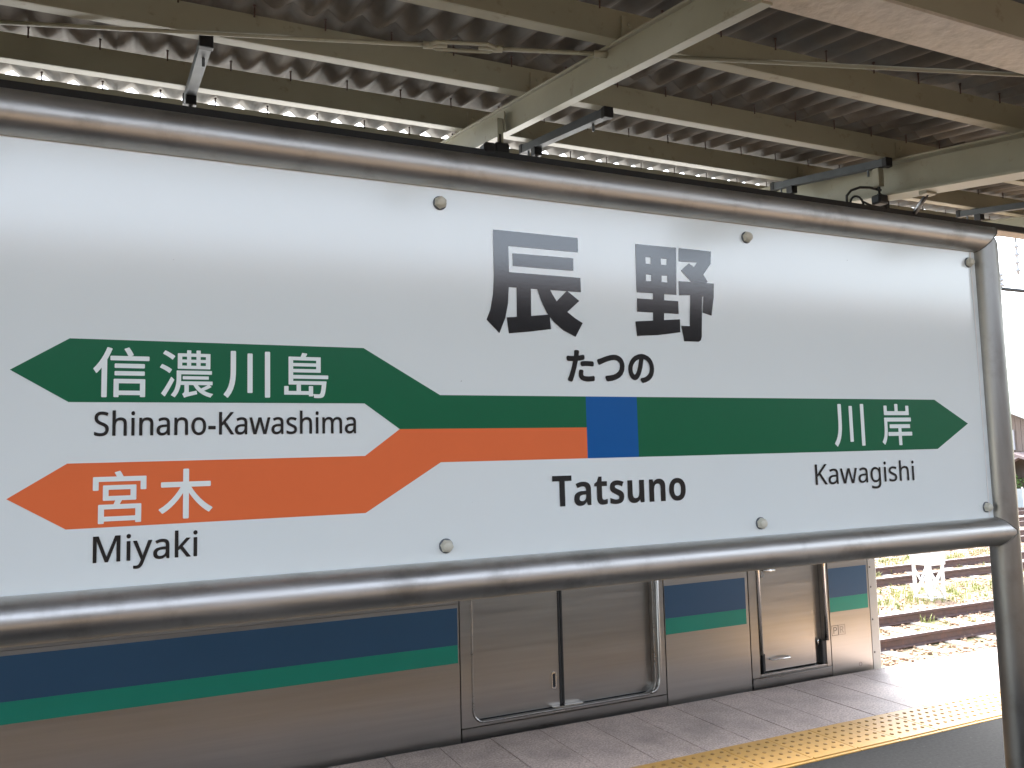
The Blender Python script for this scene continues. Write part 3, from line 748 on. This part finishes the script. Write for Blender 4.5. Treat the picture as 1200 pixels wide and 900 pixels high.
# ================================================================== TRACKS
def rail_mesh(L):
    prof = [(-0.061, 0), (0.061, 0), (0.061, 0.011), (0.012, 0.026), (0.009, 0.10), (0.0325, 0.112), (0.0325, 0.146), (0.027, 0.152), (-0.027, 0.152), (-0.0325, 0.146), (-0.0325, 0.112), (-0.009, 0.10), (-0.012, 0.026), (-0.061, 0.011)]
    n = len(prof); V = [(x, p[0], p[1]) for x in (0, L) for p in prof]
    F = [(i, n+i, n+(i+1) % n, (i+1) % n) for i in range(n)]+[tuple(range(n)), tuple(reversed(range(n, 2*n)))]
    me = MB().add(V, [tuple(reversed(f)) for f in F]).mesh('rail', M['rail'])
    me.materials.append(M['rail_top'])
    me.polygons[7].material_index = 1
    return me
RM = rail_mesh(80)
SM = MB().box(-0.10, 0.10, -1.05, 1.05, -0.02, 0.022, 0.008).mesh('sleeper', M['sleeper'])
track_labels = ['railway track under the train beside the platform', 'rusty railway track next beyond the train', 'rusty railway track just behind the white lattice stand',
                'fourth rusty track from the platform', 'fifth rusty track from the platform', 'farthest rusty track, in front of the house fence']
for j, yc in enumerate((5.975, 9.06, 12.95, 16.4, 19.4, 22.4)):
    tr = empty('railway_track', (0, yc, GZ), track_labels[j], 'railway track', 'tracks of the station yard')
    for s in (-1, 1): link('rail', RM, tr, (-20, s*0.566, 0.020))
    x = -3.0 if j == 0 else 5.0
    while x < (9 if j == 0 else 40):
        so = link('sleeper', SM, tr, (x+random.uniform(-0.03, 0.03), random.uniform(-0.03, 0.03), random.uniform(-0.012, 0.0)))
        x += 0.64

# ballast stones (too many to count) in the yard
st = MB()
ico = [(0, 0, 1), (.89, 0, .45), (.28, .85, .45), (-.72, .53, .45), (-.72, -.53, .45), (.28, -.85, .45), (.72, .53, -.45), (-.28, .85, -.45), (-.89, 0, -.45), (-.28, -.85, -.45), (.72, -.53, -.45), (0, 0, -1)]
icf = [(0, 1, 2), (0, 2, 3), (0, 3, 4), (0, 4, 5), (0, 5, 1), (1, 6, 2), (2, 7, 3), (3, 8, 4), (4, 9, 5), (5, 10, 1), (6, 7, 2), (7, 8, 3), (8, 9, 4), (9, 10, 5), (10, 6, 1), (11, 7, 6), (11, 8, 7), (11, 9, 8), (11, 10, 9), (11, 6, 10)]
R_ = random.Random(3)
cnt = 0
while cnt < 17000:
    x = 5.2+R_.random()**1.3*20; y = 4.6+R_.random()**1.15*12
    if not (0.55*x-1.0 < y < 1.05*x+1.5): continue
    s = R_.uniform(0.012, 0.034)*(1.0 if y < 10.2 else 0.9)
    if 10.4 < y < 11.6 and R_.random() < 0.6: continue
    a, b, c = (R_.uniform(0.7, 1.35) for _ in range(3)); an = R_.random()*6.28; ca, sa = math.cos(an), math.sin(an)
    z0 = GZ+R_.uniform(-0.2, 0.7)*s
    V = []
    for p in ico:
        q = R_.uniform(0.8, 1.15); px, py, pz = p[0]*a*s*q, p[1]*b*s*q, p[2]*c*s*q*0.8
        V.append((x+px*ca-py*sa, y+px*sa+py*ca, z0+pz))
    st.add(V, icf); cnt += 1
tag(st.build('ballast', M['stone']), 'brown crushed stone ballast between the tracks', 'ballast', kind='stuff')
# grass tufts
gs = MB()
def tuft(x, y, h, nb):
    for _ in range(nb):
        an = R_.random()*6.28; ln = R_.uniform(0.4, 1)*h; le = R_.uniform(0.2, 0.8)*ln; w = 0.006
        bx_, by_ = x+R_.gauss(0, 0.05), y+R_.gauss(0, 0.05); dx, dy = math.cos(an), math.sin(an)
        gs.add([(bx_-dy*w, by_+dx*w, GZ), (bx_+dy*w, by_-dx*w, GZ), (bx_+dx*le*0.4+dy*w*0.7, by_+dy*le*0.4-dx*w*0.7, GZ+ln*0.65), (bx_+dx*le*0.4-dy*w*0.7, by_+dy*le*0.4+dx*w*0.7, GZ+ln*0.65), (bx_+dx*le, by_+dy*le, GZ+ln*0.9)],
               [(0, 1, 2, 3), (3, 2, 4)])
for _ in range(750):
    x = R_.uniform(9, 24); y = R_.choice((R_.gauss(10.9, 0.4), R_.gauss(11.2, 0.5), R_.gauss(14.7, 0.5), R_.gauss(9.1, 0.3) if R_.random() < 0.25 else R_.gauss(14.4, 0.6)))
    if 0.5*x-1 < y < 1.1*x+2: tuft(x, y, R_.uniform(0.06, 0.2), R_.randint(8, 16))
tag(gs.build('grass', M['grass']), 'light green grass and weeds growing between the tracks', 'grass', kind='stuff')

# ================================================================== white lattice stand with cabinet
sx_, sy_ = 13.5, 10.95
cab = empty('lattice_stand', (sx_, sy_, GZ), 'white cabinet on a square lattice stand between the tracks', 'equipment stand')
KW = (sx_, sy_, GZ)
hw = 0.165
for a in (-1, 1):
    for b in (-1, 1):
        MB().box(sx_+a*hw-0.025, sx_+a*hw+0.025, sy_+b*hw-0.025, sy_+b*hw+0.025, GZ, GZ+0.62, 0.004).build('leg', M['white'], cab, KW)
for (p, q) in ((( -1, -1), (1, -1)), ((1, -1), (1, 1)), ((1, 1), (-1, 1)), ((-1, 1), (-1, -1))):
    P0 = Vector((sx_+p[0]*hw, sy_+p[1]*hw, 0)); P1 = Vector((sx_+q[0]*hw, sy_+q[1]*hw, 0))
    for (z0, z1) in ((0.04, 0.56), (0.56, 0.04)):
        MB().tube([P0+Vector((0, 0, GZ+z0)), P1+Vector((0, 0, GZ+z1))], 0.017, 6).build('brace', M['white'], cab, KW)
    MB().tube([P0+Vector((0, 0, GZ+0.04)), P1+Vector((0, 0, GZ+0.04))], 0.017, 6).build('brace', M['white'], cab, KW)
bx_ = MB().box(sx_-0.21, sx_+0.21, sy_-0.21, sy_+0.21, GZ+0.62, GZ+1.75, 0.01).build('cabinet', M['white'], cab, KW)
MB().box(sx_-0.19, sx_+0.19, sy_-0.222, sy_-0.212, GZ+0.67, GZ+1.70, 0.004).build('cabinet_door', M['white'], cab, KW)
MB().box(sx_-0.24, sx_+0.24, sy_-0.24, sy_+0.24, GZ+1.752, GZ+1.80, 0.01).build('cabinet_roof', M['white'], cab, KW)

# ================================================================== overhead line over the second track
ol = empty('overhead_line', (30, 9.0, GZ), 'overhead electric line with insulators hung above the tracks', 'overhead line')
OW = (30, 9.0, GZ)
MB().tube([(13.25, 9.0, 4.15), (36, 9.0, 4.15)], 0.033, 8).build('contact_bar', M['wire'], ol, OW)
MB().tube([(-20, 9.0, 5.2), (60, 9.0, 5.2)], 0.010, 6).build('messenger_wire', M['wire'], ol, OW)
def insulator(o, ax, n, r, L):
    pr = []
    for i in range(n):
        h = L*i/n; pr += [(h, 0.02), (h+L/n*0.35, 0.02), (h+L/n*0.45, r), (h+L/n*0.75, r*0.5)]
    pr.append((L, 0.018)); return MB().lathe(o, ax, pr, 12)
insulator((13.76, 9.0, 4.42), (0, 0, 1), 4, 0.05, 0.55).build('insulator', M['insul'], ol, OW)
MB().tube([(13.76, 9.0, 4.96), (13.76, 9.0, 5.2)], 0.012, 6).build('dropper', M['wire'], ol, OW)
MB().tube([(13.76, 9.0, 4.15), (13.76, 9.0, 4.43)], 0.004, 6).build('dropper', M['wire'], ol, OW)
insulator((13.29, 9.0, 4.16), (0, 0, 1), 3, 0.085, 0.26).build('insulator', M['insul'], ol, OW)
MB().tube([(13.29, 9.0, 4.41), (13.05, 9.0, 5.2)], 0.008, 6).build('dropper', M['wire'], ol, OW)
mp_ = MB(); mp_.tube([(30, 10.95, GZ), (30, 10.95, 6.2)], 0.16, 16, r2=0.12); mst = mp_.build('mast', M['concrete'], ol, OW)
MB().tube([(30, 10.95, 5.3), (30, 8.9, 5.2)], 0.04, 10).build('arm', M['galv'], ol, OW)
MB().tube([(30, 10.95, 4.3), (30, 8.9, 4.17)], 0.03, 10).build('arm', M['galv'], ol, OW)

# ================================================================== house, fence, hedge, trees beyond the yard
hx, hy = 40.5, 27.0
house = empty('house', (hx, hy, GZ), 'brown wooden house with gabled roof beyond the railway yard', 'house')
HW = (hx, hy, GZ)
def hb(name, m, x0, x1, y0, y1, z0, z1, par=None, b=0.0): return MB().box(hx+x0, hx+x1, hy+y0, hy+y1, GZ+z0, GZ+z1, b).build(name, m, par or house, HW)
hb('wall', M['wood'], -4, 4, -3, 3, 0, 4.0)
gab = MB(); gab.add([(hx-4.0, hy-3, GZ+4.0), (hx-4.0, hy+3, GZ+4.0), (hx-4.0, hy, GZ+5.35), (hx+4, hy-3, GZ+4.0), (hx+4, hy+3, GZ+4.0), (hx+4, hy, GZ+5.35)], [(0, 2, 1), (3, 4, 5), (0, 1, 4, 3)])
gab.build('gable', M['wood'], house, HW)
def slab(pts, th, name, m, par=house):
    V = [Vector(p) for p in pts]; n_ = (V[1]-V[0]).cross(V[2]-V[0]).normalized()
    if n_.z < 0: V.reverse(); n_ = -n_
    mb = MB(); mb.add([v for v in V]+[v-n_*th for v in V], [(0, 1, 2, 3), (7, 6, 5, 4), (0, 4, 5, 1), (1, 5, 6, 2), (2, 6, 7, 3), (3, 7, 4, 0)]); return mb.build(name, m, par, HW)
ro = slab([(hx-4.6, hy-3.7, GZ+3.86), (hx+4.6, hy-3.7, GZ+3.86), (hx+4.6, hy, GZ+5.5), (hx-4.6, hy, GZ+5.5)], 0.14, 'roof', M['roof_pale'])
slab([(hx-4.6, hy+3.7, GZ+3.86), (hx+4.6, hy+3.7, GZ+3.86), (hx+4.6, hy+0.01, GZ+5.5), (hx-4.6, hy+0.01, GZ+5.5)], 0.14, 'roof', M['roof_pale'])
for x in [i*0.25-3.9 for i in range(32)]: hb('board', M['wood'], x, x+0.235, -3.03, -3.002, 2.5, 3.8)
for yb in [i*0.25-2.95 for i in range(24)]: hb('board', M['wood'], -4.03, -4.002, yb, yb+0.235, 2.5, 3.95)
slab([(hx-5.4, hy-4.2, GZ+2.05), (hx+4.6, hy-4.2, GZ+2.05), (hx+4.6, hy-3.04, GZ+2.45), (hx-5.4, hy-3.04, GZ+2.45)], 0.1, 'lower_roof', M['roof_tile'])
slab([(hx-5.4, hy+3, GZ+2.05), (hx-5.4, hy-3.04, GZ+2.05), (hx-4.05, hy-3.04, GZ+2.45), (hx-4.05, hy+3, GZ+2.45)], 0.1, 'lower_roof', M['roof_tile'])
for xw in (-3.2, -0.6, 1.8):
    wf = hb('window', M['frame_grey'], xw, xw+1.5, -3.09, -3.035, 2.55, 3.45); hb('pane', M['white'], xw+0.08, xw+1.42, -3.10, -3.092, 2.62, 3.38, wf)
for yw in (-2.4, 0.6):
    wf = hb('window', M['frame_grey'], -4.09, -4.035, yw, yw+1.5, 2.55, 3.45); hb('pane', M['white'], -4.10, -4.092, yw+0.08, yw+1.42, 2.62, 3.38, wf)
fence = empty('fence', (36, 23.9, GZ), 'low pale panel fence behind the farthest track', 'fence')
FW = (36, 23.9, GZ)
for i in range(16):
    x = 29+i*0.95
    MB().box(x+0.03, x+0.92, 23.88, 23.92, GZ+0.08, GZ+0.88, 0.005).build('panel', M['roof_pale'], fence, FW)
    MB().box(x-0.03, x+0.025, 23.87, 23.93, GZ, GZ+0.95, 0.005).build('post', M['white'], fence, FW)
def leaves(mb, c, rad, n_, s, seed):
    r = random.Random(seed); cl = [(r.gauss(0, .45), r.gauss(0, .45), r.gauss(0, .4)) for _ in range(26)]
    for _ in range(n_):
        k = r.choice(cl); p = [k[i]+r.gauss(0, 0.16) for i in range(3)]
        l = math.sqrt(sum(v*v for v in p)); 
        if l > 1.05: p = [v/l*r.uniform(0.85, 1.05) for v in p]
        o = Vector((c[0]+p[0]*rad[0], c[1]+p[1]*rad[1], c[2]+p[2]*rad[2]))
        a = Vector((r.gauss(0, 1), r.gauss(0, 1), r.gauss(0, 1))).normalized(); b = a.orthogonal().normalized()*s*r.uniform(.6, 1.3); d = a.cross(b).normalized()*s*0.6
        mb.add([o-b, o+d, o+b, o-d], [(0, 1, 2, 3)])
def tree(name, x, y, h, rad, label, cat, m, n_, s, seed, group=None):
    t = empty(name, (x, y, GZ), label, cat, group); w = (x, y, GZ)
    tk = MB(); tk.tube([(x, y, GZ), (x+0.1, y, GZ+h*0.3), (x, y+0.1, GZ+h*0.75)], 0.03*h, 8, r2=0.008*h)
    for k in range(5):
        an = k*1.3+seed; tk.tube([(x, y, GZ+h*0.3+k*0.06*h), (x+rad*0.5*math.cos(an), y+rad*0.5*math.sin(an), GZ+h*0.5+k*0.06*h)], 0.012*h, 6, r2=0.004*h)
    tk.build('trunk', M['bark'], t, w)
    cr = MB(); leaves(cr, (x, y, GZ+h*0.62), (rad, rad, h*0.4), n_, s, seed); cr.build('crown', m, t, w)
tree('bush', 35.4, 24.9, 2.0, 1.1, 'rounded green bush behind the pale fence', 'bush', M['leaf'], 2600, 0.07, 1)
tree('bush', 37.6, 24.9, 1.7, 1.0, 'lower green bush under the brown house wall', 'bush', M['leaf'], 2200, 0.07, 2)
tree('tree', 62, 46, 7.2, 4.0, 'tall green leafy tree showing above the roof of the brown house', 'tree', M['leaf_far'], 3400, 0.26, 10)
tree('tree', 70, 46, 6.3, 3.6, 'lower leafy tree farther along behind the brown house', 'tree', M['leaf_far'], 3000, 0.26, 11)

# ================================================================== added dark building and trees behind the viewer, shaping the sign's reflections
sb = empty('unseen_building', (6, -9, GZ), 'long dark unseen building added across the other track for the sign reflections', 'building')  # out of view; placed, sized and darkened for what the sign reflects
BW = (6, -9, GZ)
MB().box(-30, 40, -12, -6.5, GZ, 3.7).build('wall', M['reflect_wall'], sb, BW)
MB().box(-31, 41, -12.6, -5.9, 3.72, 4.0, 0.03).build('roof', M['roof_tile'], sb, BW)
for i in range(19):
    x = -28+i*3.6
    wf = MB().box(x, x+1.8, -6.49, -6.44, 0.2, 1.8).build('window', M['wood'], sb, BW); MB().box(x+0.08, x+1.72, -6.438, -6.43, 0.28, 1.72).build('pane', M['glass'], wf, BW)
for k, (x, h, r, lab) in enumerate(((-14, 9.5, 3.5, 'tall added tree behind the far end of the unseen building, for the sign reflections'), (-4, 8.6, 3.2, 'round added tree behind the unseen building roof, for the sign reflections'),
                                   (5.5, 9.8, 3.6, 'broad dark added tree behind the middle of the unseen building, for the sign reflections'), (13, 8.2, 2.4, 'narrow added tree behind the unseen building, for the sign reflections'),
                                   (33, 9.4, 4.0, 'wide added tree past the bright gap behind the unseen building, for the sign reflections'))):
    tree('tree', x, -22, h, r, lab, 'tree', M['leaf_far'], 2200, 0.3, 30+k, 'added trees for the sign reflections')  # out of view, added to break up the reflections on the sign board
